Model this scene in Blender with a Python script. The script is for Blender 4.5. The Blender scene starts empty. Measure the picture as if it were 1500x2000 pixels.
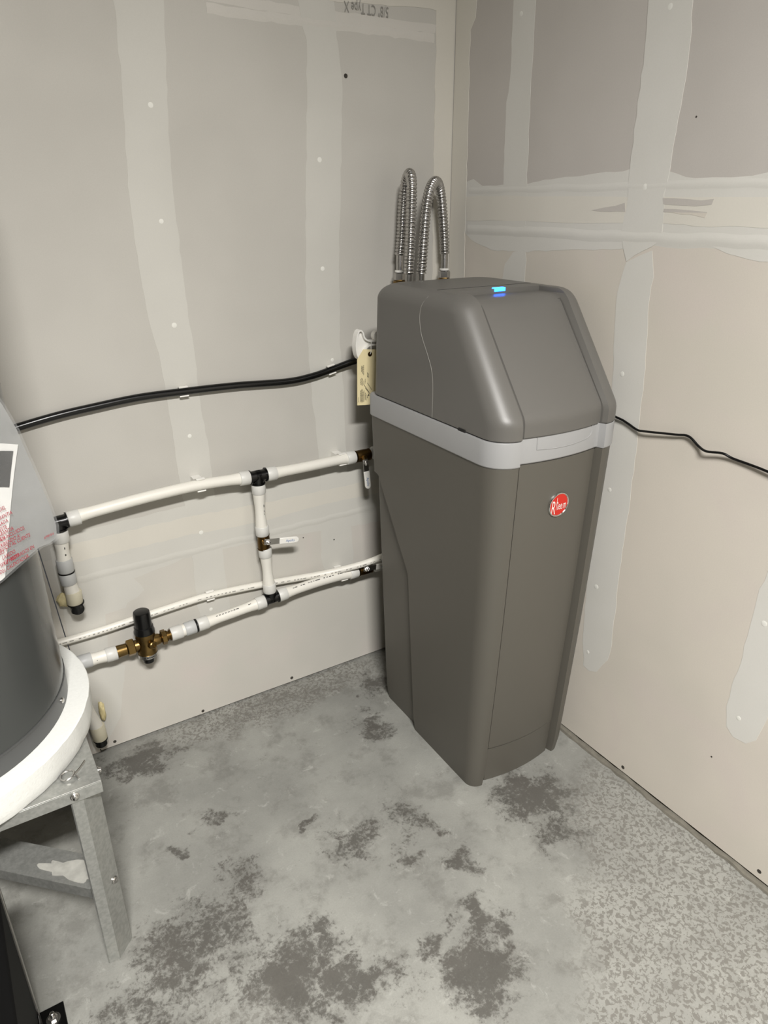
import bpy, bmesh, math, random
from mathutils import Vector, Matrix
random.seed(7)
SC = bpy.context.scene
COL = SC.collection

# ------------------------------------------------------------------ camera
def cam_axes(yaw, p, r):
    f = Vector((math.sin(yaw)*math.cos(p), math.cos(yaw)*math.cos(p), -math.sin(p)))
    rt = Vector((math.cos(yaw), -math.sin(yaw), 0.0)); up = rt.cross(f)
    c, s = math.cos(r), math.sin(r)
    return c*rt+s*up, -s*rt+c*up, f
cam_d = bpy.data.cameras.new('camera'); cam = bpy.data.objects.new('camera', cam_d); COL.objects.link(cam)
_r, _u, _f = cam_axes(0.5549, 0.4113, -0.0059)
M = Matrix.Identity(4)
for i in range(3):
    M[i][0] = _r[i]; M[i][1] = _u[i]; M[i][2] = -_f[i]
M.translation = Vector((-1.2817, -1.7122, 1.3832)); cam.matrix_world = M
cam_d.sensor_fit = 'HORIZONTAL'; cam_d.sensor_width = 36.0; cam_d.lens = 36.0*1391.67/1500.0
cam_d.clip_start = 0.02
SC.camera = cam

# ------------------------------------------------------------------ light and exposure
w = bpy.data.worlds.new('world'); SC.world = w; w.use_nodes = True
w.node_tree.nodes['Background'].inputs[0].default_value = (0.9, 0.92, 1.0, 1)
w.node_tree.nodes['Background'].inputs[1].default_value = 0.05
def area(name, loc, sx, sy, power, col):
    l = bpy.data.lights.new(name, 'AREA'); l.shape = 'RECTANGLE'; l.size = sx; l.size_y = sy
    l.energy = power; l.color = col
    l.spread = math.radians(155)
    o = bpy.data.objects.new(name, l); COL.objects.link(o); o.location = loc
    return o
LIGHT_AT = (-1.45, -2.75, 2.95)
area('ceiling_panel_light', (LIGHT_AT[0], LIGHT_AT[1], LIGHT_AT[2]-0.085), 0.70, 0.26, 204, (1.0, 0.977, 0.942))
SC.cycles.max_bounces = 5; SC.cycles.diffuse_bounces = 3; SC.cycles.glossy_bounces = 2; SC.cycles.caustics_reflective = False; SC.cycles.caustics_refractive = False; SC.cycles.transparent_max_bounces = 8
SC.view_settings.view_transform = 'Standard'; SC.view_settings.look = 'None'
SC.view_settings.gamma = 1.0; SC.view_settings.use_curve_mapping = False
SC.view_settings.exposure = 0.0

# ------------------------------------------------------------------ materials
def lin(c):
    o = []
    for v in c:
        v /= 255.0
        o.append(v/12.92 if v <= 0.04045 else ((v+0.055)/1.055)**2.4)
    return (o[0], o[1], o[2], 1.0)
class NT:
    def __init__(s, name):
        s.m = bpy.data.materials.new(name); s.m.use_nodes = True
        s.t = s.m.node_tree; s.b = s.t.nodes['Principled BSDF']
        s.tc = s.t.nodes.new('ShaderNodeTexCoord')
    def n(s, typ, **kw):
        x = s.t.nodes.new(typ)
        for k, v in kw.items(): setattr(x, k, v)
        return x
    def link(s, a, b): s.t.links.new(a, b)
    def val(s, inp, v):
        if hasattr(v, 'is_linked') or isinstance(v, bpy.types.NodeSocket): s.link(v, inp)
        else: inp.default_value = v
    def math(s, op, a, b=0.0, c=None, clamp=False):
        x = s.n('ShaderNodeMath', operation=op); x.use_clamp = clamp
        s.val(x.inputs[0], a); s.val(x.inputs[1], b)
        if c is not None: s.val(x.inputs[2], c)
        return x.outputs[0]
    def noise(s, scale, detail=4, rough=0.5, vec=None, dist=0.0):
        x = s.n('ShaderNodeTexNoise'); x.inputs['Scale'].default_value = scale
        x.inputs['Detail'].default_value = detail; x.inputs['Roughness'].default_value = rough
        x.inputs['Distortion'].default_value = dist
        s.link(vec if vec is not None else s.tc.outputs['Object'], x.inputs['Vector'])
        return x.outputs['Fac']
    def step(s, v, lo, hi):
        x = s.n('ShaderNodeMapRange'); x.interpolation_type = 'SMOOTHSTEP'
        s.val(x.inputs[0], v); x.inputs[1].default_value = lo; x.inputs[2].default_value = hi
        return x.outputs[0]
    def mix(s, f, a, b):
        x = s.n('ShaderNodeMix', data_type='RGBA')
        s.val(x.inputs[0], f); s.val(x.inputs[6], a); s.val(x.inputs[7], b)
        return x.outputs[2]
    def bump(s, h, strength=0.2, dist=0.002):
        x = s.n('ShaderNodeBump'); x.inputs['Strength'].default_value = strength
        x.inputs['Distance'].default_value = dist
        s.link(h, x.inputs['Height']); s.link(x.outputs[0], s.b.inputs['Normal'])
def mat(name, col, rough=0.5, metal=0.0, var=0.06, vs=30.0, bump=0.0, bs=200.0, spec=0.5, emit=None, es=0.0):
    k = NT(name); c = lin(col)
    n = k.noise(vs, 4)
    d = (c[0]*(1-var), c[1]*(1-var), c[2]*(1-var), 1); e = tuple(min(1, v*(1+var)) for v in c[:3])+(1,)
    k.link(k.mix(n, d, e), k.b.inputs['Base Color'])
    k.b.inputs['Roughness'].default_value = rough; k.b.inputs['Metallic'].default_value = metal
    k.b.inputs['Specular IOR Level'].default_value = spec
    if bump: k.bump(k.noise(bs, 3), bump, 0.001)
    if emit:
        k.b.inputs['Emission Color'].default_value = emit; k.b.inputs['Emission Strength'].default_value = es
    return k.m

def drywall(name, a, b, fine=0.05, blot=None, upper=None, zsplit=1.36):
    k = NT(name)
    big = k.noise(2.2, 3, 0.6)
    c = k.mix(k.step(big, 0.35, 0.65), lin(a), lin(b))
    if blot: c = k.mix(k.math('MULTIPLY', k.step(k.noise(3.3, 4, 0.6, dist=0.6), 0.5, 0.75), 0.7), c, lin(blot))
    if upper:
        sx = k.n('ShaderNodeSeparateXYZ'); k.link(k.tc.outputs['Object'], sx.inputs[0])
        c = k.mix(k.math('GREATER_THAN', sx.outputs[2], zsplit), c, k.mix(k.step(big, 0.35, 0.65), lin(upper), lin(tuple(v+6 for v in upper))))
    g = k.noise(420, 2, 0.7)
    gv = k.math('MULTIPLY_ADD', g, fine*2, 1.0-fine)
    sc = k.n('ShaderNodeVectorMath', operation='SCALE'); k.link(c, sc.inputs[0]); k.link(gv, sc.inputs[3])
    k.link(sc.outputs[0], k.b.inputs['Base Color'])
    k.b.inputs['Roughness'].default_value = 0.85; k.b.inputs['Specular IOR Level'].default_value = 0.25
    return k.m
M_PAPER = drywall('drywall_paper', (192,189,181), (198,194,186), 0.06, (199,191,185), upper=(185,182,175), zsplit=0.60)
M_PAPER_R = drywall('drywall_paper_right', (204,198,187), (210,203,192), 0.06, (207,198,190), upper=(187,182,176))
M_MUD = drywall('joint_compound', (195,193,186), (201,199,192), 0.04)
M_TAPE = drywall('joint_compound_cream', (202,198,188), (207,203,193), 0.03)
M_RIDGE = drywall('joint_compound_thin', (197,194,187), (204,200,193), 0.05)
M_MUD_R = drywall('joint_compound_pale', (208,206,199), (213,211,205), 0.04)
M_TAPE_R = drywall('joint_compound_pale_cream', (212,208,198), (217,213,203), 0.03)
M_CEIL = drywall('ceiling_board', (96,93,88), (102,99,94), 0.02)
M_BACKW = drywall('rear_wall_board', (88,85,80), (94,91,86), 0.02)
M_SILL = mat('dark_sill', (58,54,48), 0.9, var=0.3, vs=40, bump=0.3, bs=90)
M_GROUT = mat('rough_concrete_edge', (112,108,98), 0.95, var=0.35, vs=60, bump=0.6, bs=120)

def concrete():
    k = NT('concrete_floor'); O = k.tc.outputs['Object']
    dn = k.n('ShaderNodeTexNoise'); dn.inputs['Scale'].default_value = 14; dn.inputs['Detail'].default_value = 6; k.link(O, dn.inputs['Vector'])
    off = k.n('ShaderNodeVectorMath', operation='MULTIPLY_ADD')
    k.link(dn.outputs['Color'], off.inputs[0]); off.inputs[1].default_value = (0.20, 0.20, 0); off.inputs[2].default_value = (-0.10, -0.10, 0)
    pv = k.n('ShaderNodeVectorMath', operation='ADD'); k.link(O, pv.inputs[0]); k.link(off.outputs[0], pv.inputs[1]); P = pv.outputs[0]
    def blobs(lst):
        acc = None
        for (x, y, rx, ry, s) in lst:
            a = k.n('ShaderNodeVectorMath', operation='MULTIPLY_ADD')
            k.link(P, a.inputs[0]); a.inputs[1].default_value = (1/rx, 1/ry, 0); a.inputs[2].default_value = (-x/rx, -y/ry, 0)
            l = k.n('ShaderNodeVectorMath', operation='LENGTH'); k.link(a.outputs[0], l.inputs[0])
            m = k.math('MULTIPLY', k.step(l.outputs['Value'], 1.75, 0.15), s)
            acc = m if acc is None else k.math('MAXIMUM', acc, m)
        return acc
    base = k.mix(k.step(k.noise(3.1, 5, 0.6), 0.35, 0.68), lin((130,130,125)), lin((150,150,144)))
    base = k.mix(k.math('MULTIPLY', k.step(k.noise(11, 6, 0.7), 0.48, 0.66), 0.55), base, lin((108,107,102)))
    base = k.mix(k.math('MULTIPLY', k.step(k.noise(24, 6, 0.75, dist=0.5), 0.56, 0.70), 0.5), base, lin((170,170,164)))
    stains = blobs([(-0.965,-0.83,0.115,0.085,1.0),(-0.869,-0.915,0.07,0.05,0.95),(-0.875,-0.80,0.05,0.04,0.8),(-0.569,-0.945,0.042,0.06,0.85),
        (-0.640,-1.03,0.085,0.075,1.0),(-0.241,-0.755,0.105,0.085,1.0),(-0.262,-0.865,0.075,0.04,0.7),(-0.700,-0.620,0.07,0.06,0.72),
        (-0.552,-0.625,0.055,0.06,0.62),(-0.618,-0.723,0.028,0.038,0.8),(-0.502,-0.812,0.04,0.036,0.75),(-0.766,-0.518,0.022,0.016,1.0),
        (-1.057,-0.09,0.10,0.055,0.9),(-0.62,-0.06,0.30,0.05,0.60),(-0.340,-0.14,0.06,0.06,0.85),(-0.449,-0.30,0.05,0.06,0.8),(-0.964,-0.585,0.05,0.07,0.68),
        (-1.037,-0.665,0.09,0.07,0.72),(-1.128,-0.69,0.11,0.10,0.75),(-0.684,-0.917,0.05,0.03,0.75),(-1.055,-0.431,0.03,0.02,0.8),
        (-0.78,-0.94,0.05,0.05,0.7),(-1.25,-0.80,0.12,0.10,0.72),(-0.95,-0.40,0.03,0.02,0.7),(-0.52,-0.70,0.03,0.03,0.7)])
    pn = k.math('ADD', k.math('MULTIPLY_ADD', k.noise(34, 7, 0.78, dist=0.5), 2.2, -1.1), k.math('MULTIPLY_ADD', k.noise(115, 5, 0.7), 1.5, -0.75))
    st = k.step(k.math('ADD', stains, pn), 0.32, 0.85)
    base = k.mix(k.math('MULTIPLY', st, 0.80), base, k.mix(k.noise(9, 3), lin((58,57,53)), lin((70,63,58))))
    halo = k.step(k.math('ADD', stains, k.math('MULTIPLY_ADD', k.noise(20, 6, 0.7), 1.2, -0.6)), 0.15, 0.9)
    base = k.mix(k.math('MULTIPLY', halo, 0.30), base, lin((96,95,90)))
    spk = k.step(k.noise(46, 7, 0.8, dist=0.6), 0.60, 0.70); zone = k.step(k.noise(4.2, 3, 0.6), 0.46, 0.62)
    base = k.mix(k.math('MULTIPLY', k.math('MULTIPLY', spk, zone), 0.60), base, lin((88,86,80)))
    # flaked light patches near the walls
    fl = blobs([(-0.10,-1.02,0.16,0.26,1.0),(-0.22,-1.20,0.25,0.22,1.0),(-0.42,-1.28,0.20,0.14,0.8),(-0.62,-0.03,0.46,0.10,0.8),(-0.05,-0.86,0.09,0.14,0.7),(-1.15,-0.92,0.25,0.16,0.55)])
    fn = k.noise(105, 4, 0.62, dist=0.7)
    fdark = k.math('MULTIPLY', k.step(fn, 0.515, 0.53), k.step(fl, 0.25, 0.7))
    base = k.mix(k.math('MULTIPLY', k.step(fl, 0.3, 0.8), 0.30), base, lin((158,157,151)))
    base = k.mix(k.math('MULTIPLY', fdark, 0.72), base, lin((104,101,95)))
    g = k.math('MULTIPLY_ADD', k.noise(260, 3, 0.7), 0.30, 0.85)
    sc = k.n('ShaderNodeVectorMath', operation='SCALE'); k.link(base, sc.inputs[0]); k.link(g, sc.inputs[3])
    k.link(sc.outputs[0], k.b.inputs['Base Color'])
    k.link(k.math('MULTIPLY_ADD', k.noise(8, 4), 0.25, 0.45), k.b.inputs['Roughness'])
    k.b.inputs['Specular IOR Level'].default_value = 0.35
    k.bump(k.noise(130, 2, 0.6), 0.10, 0.0015)
    return k.m
M_CONC = concrete()
M_BODY = mat('taupe_grey_plastic', (87,84,77), 0.46, var=0.02, vs=8, bump=0.10, bs=900)
M_LID = mat('warm_grey_plastic', (98,96,92), 0.40, var=0.02, vs=8, bump=0.10, bs=900)
M_BAND = mat('light_grey_plastic', (152,152,152), 0.40, var=0.015)
M_DARKGAP = mat('dark_gap', (22,21,20), 0.8)
M_SEAML = mat('pale_seam', (132,130,124), 0.6)
M_RED = mat('badge_red', (196,38,26), 0.30, var=0.02)
M_CHROME = mat('chrome', (225,224,222), 0.12, 1.0, var=0.02)
M_SILVER = mat('badge_lettering', (238,232,228), 0.35, 0.2, var=0.01)
M_LED = mat('blue_display_light', (20,110,255), 0.3, emit=(0.015,0.15,1.0,1), es=11.0)
M_PEX = mat('white_pipe', (226,223,214), 0.38, var=0.03, vs=45)
M_RING = mat('milky_ring', (208,207,202), 0.42, var=0.02)
M_RINGG = mat('grey_ring', (184,185,184), 0.45, var=0.02)
M_RINGY = mat('yellowed_ring', (206,200,178), 0.45, var=0.03)
M_BLACK = mat('black_plastic', (7,7,7), 0.28, var=0.1)
M_BLACKM = mat('black_matte', (6,6,6), 0.7, var=0.2, spec=0.15)
M_BRASS = mat('aged_brass', (134,110,68), 0.34, 1.0, var=0.25, vs=60, bump=0.1, bs=300)
M_BRASSD = mat('dark_brass', (98,76,42), 0.38, 1.0, var=0.3, vs=60)
M_STEEL = mat('stainless_steel', (198,196,193), 0.27, 1.0, var=0.05)
M_STEELD = mat('brushed_steel', (170,168,164), 0.32, 1.0, var=0.05)
M_PRINT = mat('print_black', (40,38,36), 0.6)
M_PRINTG = mat('print_grey', (140,138,132), 0.6)
M_WHITE = mat('white_plastic', (232,230,224), 0.4, var=0.02)
M_BLUE = mat('print_blue', (28,92,160), 0.5)
M_MANILA = mat('manila_paper', (228,214,170), 0.75, var=0.04)
M_PAPERW = mat('white_paper', (240,240,238), 0.7, var=0.02)
M_PHOTO = mat('dark_photo_print', (58,57,56), 0.6, var=0.15)
M_REDP = mat('print_red', (168,28,52), 0.6)
M_TANK = mat('tank_grey_enamel', (68,70,69), 0.22, var=0.03)
M_TANKB = mat('tank_base_ring', (74,75,75), 0.35, var=0.03)
M_FOAM = mat('white_polystyrene', (224,225,221), 0.9, var=0.06, vs=160, bump=0.5, bs=260)
M_SPRAY = mat('yellow_spray_foam', (220,206,158), 0.7, var=0.15, vs=90, bump=0.4, bs=160)
def galv():
    k = NT('galvanised_steel')
    c = k.mix(k.step(k.noise(120, 3, 0.6), 0.3, 0.7), lin((164,165,161)), lin((182,183,179)))
    c = k.mix(k.math('MULTIPLY', k.step(k.noise(9, 5, 0.65), 0.55, 0.7), 0.4), c, lin((196,195,188)))
    k.link(c, k.b.inputs['Base Color']); k.b.inputs['Metallic'].default_value = 0.7
    k.link(k.math('MULTIPLY_ADD', k.noise(80, 3), 0.25, 0.30), k.b.inputs['Roughness'])
    return k.m
M_GALV = galv()
M_RESIDUE = mat('white_mineral_residue', (164,163,156), 0.9, var=0.35, vs=60, bump=0.4, bs=150)
def film(nm, lo_, col):
    k = NT(nm); t = k.t
    out = [n for n in t.nodes if n.type == 'OUTPUT_MATERIAL'][0]
    k.b.inputs['Base Color'].default_value = lin(col); k.b.inputs['Roughness'].default_value = 0.3
    tr = k.n('ShaderNodeBsdfTransparent'); mx = k.n('ShaderNodeMixShader')
    k.link(k.math('MULTIPLY_ADD', k.step(k.noise(9, 4, dist=1.0), 0.3, 0.7), 0.10, lo_), mx.inputs[0])
    k.link(tr.outputs[0], mx.inputs[1]); k.link(k.b.outputs[0], mx.inputs[2]); k.link(mx.outputs[0], out.inputs[0])
    return k.m
M_FILM = film('clear_plastic_film', 0.14, (190,192,193)); M_FILMB = film('cloudy_plastic_film', 0.80, (160,161,160))
M_LAMP = mat('lamp_diffuser', (255,252,244), 0.5, emit=(1,0.97,0.92,1), es=3.0)

# ------------------------------------------------------------------ object helpers
def tag(o, label, cat, group=None):
    o['label'] = label; o['category'] = cat
    if group: o['group'] = group
    return o
def thing(name, label, cat, loc=(0,0,0), rz=0.0, group=None):
    o = bpy.data.objects.new(name, None); COL.objects.link(o); o.empty_display_size = 0.05
    o.location = loc; o.rotation_euler = (0, 0, rz)
    return tag(o, label, cat, group)
def base_of(p):
    while p.parent: p = p.parent
    return p
def obj(name, verts, faces, m, parent=None, smooth=True, local=False, bev=0.0, angle=40):
    """One mesh object. Vertices are world coordinates unless local is set."""
    v = [Vector(x) for x in verts]
    if parent and not local:
        b = base_of(parent); mi = (Matrix.Translation(b.location) @ b.rotation_euler.to_matrix().to_4x4()).inverted()
        v = [mi @ x for x in v]
    me = bpy.data.meshes.new(name); me.from_pydata(v, [], faces); me.validate(); 
    bm = bmesh.new(); bm.from_mesh(me); bmesh.ops.recalc_face_normals(bm, faces=bm.faces); bm.to_mesh(me); bm.free()
    o = bpy.data.objects.new(name, me); COL.objects.link(o)
    if parent: o.parent = parent
    me.materials.append(m)
    if bev:
        b = o.modifiers.new('bevel', 'BEVEL'); b.width = bev; b.segments = 2; b.limit_method = 'ANGLE'; b.angle_limit = math.radians(35)
    if smooth:
        me.shade_smooth(); me.set_sharp_from_angle(angle=math.radians(angle))
    return o
def struct(o): o['kind'] = 'structure'; return o
def boxv(x0, x1, y0, y1, z0, z1):
    v = [(x0,y0,z0),(x1,y0,z0),(x1,y1,z0),(x0,y1,z0),(x0,y0,z1),(x1,y0,z1),(x1,y1,z1),(x0,y1,z1)]
    return v, [(0,3,2,1),(4,5,6,7),(0,1,5,4),(1,2,6,5),(2,3,7,6),(3,0,4,7)]
def join(*ms):
    V = []; F = []
    for v, f in ms:
        n = len(V); V += list(v); F += [tuple(i+n for i in q) for q in f]
    return V, F
def loft(rings, cap0=True, cap1=True, closed=True):
    V = [p for r in rings for p in r]; n = len(rings[0]); F = []
    for i in range(len(rings)-1):
        for j in range(n if closed else n-1):
            a = i*n+j; b = i*n+(j+1) % n; F.append((a, b, b+n, a+n))
    if cap0: F.append(tuple(range(n-1, -1, -1)))
    if cap1: F.append(tuple((len(rings)-1)*n+j for j in range(n)))
    return V, F
def frame(d):
    d = Vector(d).normalized(); a = Vector((0,0,1)) if abs(d.z) < 0.9 else Vector((0,-1,0))
    u = d.cross(a).normalized(); return d, u, d.cross(u)
def lathe(o, d, prof, n=24, start=0.0):
    """profile [(distance along d, radius)]"""
    o = Vector(o); d, u, v = frame(d); R = []
    for h, r in prof:
        R.append([o+d*h+(u*math.cos(start+2*math.pi*i/n)+v*math.sin(start+2*math.pi*i/n))*r for i in range(n)])
    return loft(R)
def smooth_path(pts, step=0.008):
    P = [Vector(p) for p in pts]; out = []
    if len(P) == 2:
        n = max(2, int((P[1]-P[0]).length/step)); return [P[0].lerp(P[1], i/n) for i in range(n+1)]
    E = [P[0]*2-P[1]]+P+[P[-1]*2-P[-2]]
    for i in range(1, len(E)-2):
        a, b, c, d = E[i-1], E[i], E[i+1], E[i+2]
        n = max(1, int((c-b).length/step))
        for k in range(n):
            t = k/n
            out.append(0.5*((2*b)+(c-a)*t+(2*a-5*b+4*c-d)*t*t+(3*b-a-3*c+d)*t**3))
    out.append(P[-1]); return out
def tube(path, r, n=16, caps=True):
    """r: number or list per point; rotation-minimising frames"""
    P = [Vector(p) for p in path]; R = []
    d = (P[1]-P[0]).normalized(); _, u, _ = frame(d)
    for i, p in enumerate(P):
        t = (P[min(i+1, len(P)-1)]-P[max(i-1, 0)]).normalized()
        u = (u-t*u.dot(t)).normalized(); v = t.cross(u)
        rr = r[i] if isinstance(r, (list, tuple)) else r
        R.append([p+(u*math.cos(2*math.pi*k/n)+v*math.sin(2*math.pi*k/n))*rr for k in range(n)])
    return loft(R, caps, caps)
def plate(poly, o, a, b, t):
    """polygon (2d) in axes a,b at o, thickness t along a x b"""
    o = Vector(o); a = Vector(a).normalized(); b = Vector(b).normalized(); c = a.cross(b)
    lo = [o+a*x+b*y for x, y in poly]; hi = [p+c*t for p in lo]
    return loft([lo, hi])
def stadium(L, wd, r=None, n=6, taper=1.0):
    r = r or wd/2; out = []
    for k in range(n+1):
        t = -math.pi/2+math.pi*k/n; out.append((L-r+r*math.cos(t), wd/2*math.sin(t)*taper))
    out += [(0, wd/2), (0, -wd/2)]; return out
def text_geo(body, size, o, a, b, t=0.0004, sx=1.0, sy=1.0, align='LEFT', shear=0.0):
    """mesh of lettering lying in axes a (reading), b (up) at o"""
    cu = bpy.data.curves.new('t', 'FONT'); cu.body = body; cu.size = size; cu.align_x = align; cu.resolution_u = 3; cu.shear = shear
    ob = bpy.data.objects.new('t', cu); COL.objects.link(ob)
    dg = bpy.context.evaluated_depsgraph_get(); me = bpy.data.meshes.new_from_object(ob.evaluated_get(dg))
    o = Vector(o); a = Vector(a).normalized(); b = Vector(b).normalized(); c = a.cross(b).normalized()
    V = [o+a*(v.co.x*sx)+b*(v.co.y*sy)+c*t for v in me.vertices]; F = [tuple(p.vertices) for p in me.polygons]
    bpy.data.objects.remove(ob); bpy.data.curves.remove(cu); bpy.data.meshes.remove(me)
    return V, F

# ------------------------------------------------------------------ the room
ZC = 2.95
XL, YF = -3.2, -4.6
floor = struct(obj('floor', *boxv(XL-0.15, 0.15, YF-0.15, 0.15, -0.10, 0.0), M_CONC, smooth=False))
wall_left = struct(obj('wall_left', *loft([[(x, y, z) for x, z in ((0.016,0.007),(0.016,ZC),(XL-0.05,ZC),(XL-0.05,0.004),(-1.139,0.004),(-1.183,0.640),(-1.1805,0.640),(-1.1365,0.007))] for y in (0.0, 0.016)]), M_PAPER, smooth=False))
wall_right = struct(obj('wall_right', *boxv(0.0, 0.016, YF, -0.0005, 0.014, ZC), M_PAPER_R, smooth=False))
struct(obj('wall_back', *boxv(XL-0.1, 0.1, YF-0.1, YF, 0.0, ZC), M_BACKW, smooth=False))
struct(obj('wall_side', *boxv(XL-0.1, XL, YF, 0.1, 0.0, ZC), M_BACKW, smooth=False))
struct(obj('ceiling', *boxv(XL-0.1, 0.1, YF-0.1, 0.1, ZC, ZC+0.1), M_CEIL, smooth=False))
struct(obj('trim_1', *boxv(XL, 0.12, 0.017, 0.10, 0.0, 0.09), M_SILL, smooth=False))
struct(obj('trim_2', *boxv(0.017, 0.10, YF, 0.016, 0.0, 0.09), M_SILL, smooth=False))
# ragged mortar bead along the foot of the right wall
rng = random.Random(3); R = []
for i in range(121):
    y = -0.02-i*0.024; a = 0.006+0.008*rng.random(); h = 0.004+0.006*rng.random()
    R.append([(0.03, y, -0.002), (-a, y, -0.002), (-a*0.75, y, h*0.7), (0.002, y, h), (0.03, y, h)])
struct(obj('trim_3', *loft(R), M_GROUT))

LW = {
 'S1':[(-0.83,2.94),(-0.839,1.749),(-0.843,1.636),(-0.853,1.516),(-0.859,1.439),(-0.860,1.359),(-0.861,1.253),(-0.854,1.141),(-0.841,1.058),(-0.836,0.959),(-0.834,0.843),(-0.832,0.753),(-0.826,0.647),(-0.821,0.556),(-0.825,0.447),(-0.827,0.364),(-0.819,0.321),(-0.782,0.302),(-0.737,0.306),(-0.736,0.345),(-0.739,0.422),(-0.738,0.534),(-0.744,0.643),(-0.747,0.723),(-0.748,0.828),(-0.755,0.909),(-0.756,1.049),(-0.763,1.181),(-0.763,1.304),(-0.766,1.389),(-0.761,1.500),(-0.751,1.625),(-0.743,1.716),(-0.739,1.760),(-0.74,2.94)],
 'S2':[(-0.44,2.94),(-0.435,1.793),(-0.429,1.746),(-0.420,1.722),(-0.429,1.543),(-0.440,1.376),(-0.452,1.185),(-0.453,1.060),(-0.449,0.911),(-0.440,0.809),(-0.436,0.725),(-0.435,0.603),(-0.437,0.503),(-0.443,0.410),(-0.436,0.370),(-0.416,0.299),(-0.348,0.272),(-0.333,0.350),(-0.332,0.399),(-0.340,0.502),(-0.345,0.616),(-0.348,0.708),(-0.348,0.794),(-0.352,0.938),(-0.358,1.051),(-0.353,1.179),(-0.352,1.291),(-0.344,1.375),(-0.335,1.535),(-0.330,1.653),(-0.342,1.734),(-0.346,1.803),(-0.35,2.94)],
 'HB':[(-1.157,0.629),(-1.091,0.656),(-0.976,0.662),(-0.937,0.661),(-0.827,0.663),(-0.765,0.669),(-0.658,0.671),(-0.604,0.674),(-0.541,0.665),(-0.457,0.665),(-0.335,0.662),(-0.237,0.665),(-0.002,0.665),(-0.002,0.477),(-0.239,0.478),(-0.290,0.480),(-0.483,0.501),(-0.637,0.512),(-0.825,0.522),(-0.870,0.513),(-0.979,0.496),(-0.965,0.474),(-0.958,0.456),(-0.976,0.440),(-1.004,0.431),(-1.011,0.421),(-1.063,0.417),(-1.074,0.279),(-1.037,0.248),(-1.073,0.094),(-1.127,0.012),(-1.157,0.012)],
 'HT':[(-1.120,0.627),(-0.974,0.630),(-0.808,0.632),(-0.632,0.624),(-0.477,0.621),(-0.238,0.618),(-0.002,0.617),(-0.002,0.569),(-0.238,0.573),(-0.479,0.578),(-0.632,0.570),(-0.814,0.581),(-1.114,0.580)],
 'CM':[(-2.0,1.95),(-2.0,1.80),(-0.336,1.801),(-0.198,1.808),(-0.079,1.813),(-0.062,1.811),(-0.059,1.770),(-0.060,1.672),(-0.060,1.497),(-0.058,1.309),(-0.057,1.161),(-0.061,0.959),(-0.06,0.02),(-0.001,0.02),(-0.001,2.94),(-0.06,2.94),(-0.06,1.95)],
 'RD':[(-0.650,1.787),(-0.652,1.769),(-0.573,1.765),(-0.466,1.763),(-0.337,1.762),(-0.198,1.763),(-0.061,1.764),(-0.061,1.783),(-0.198,1.783),(-0.336,1.782),(-0.465,1.782)],
}
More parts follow.
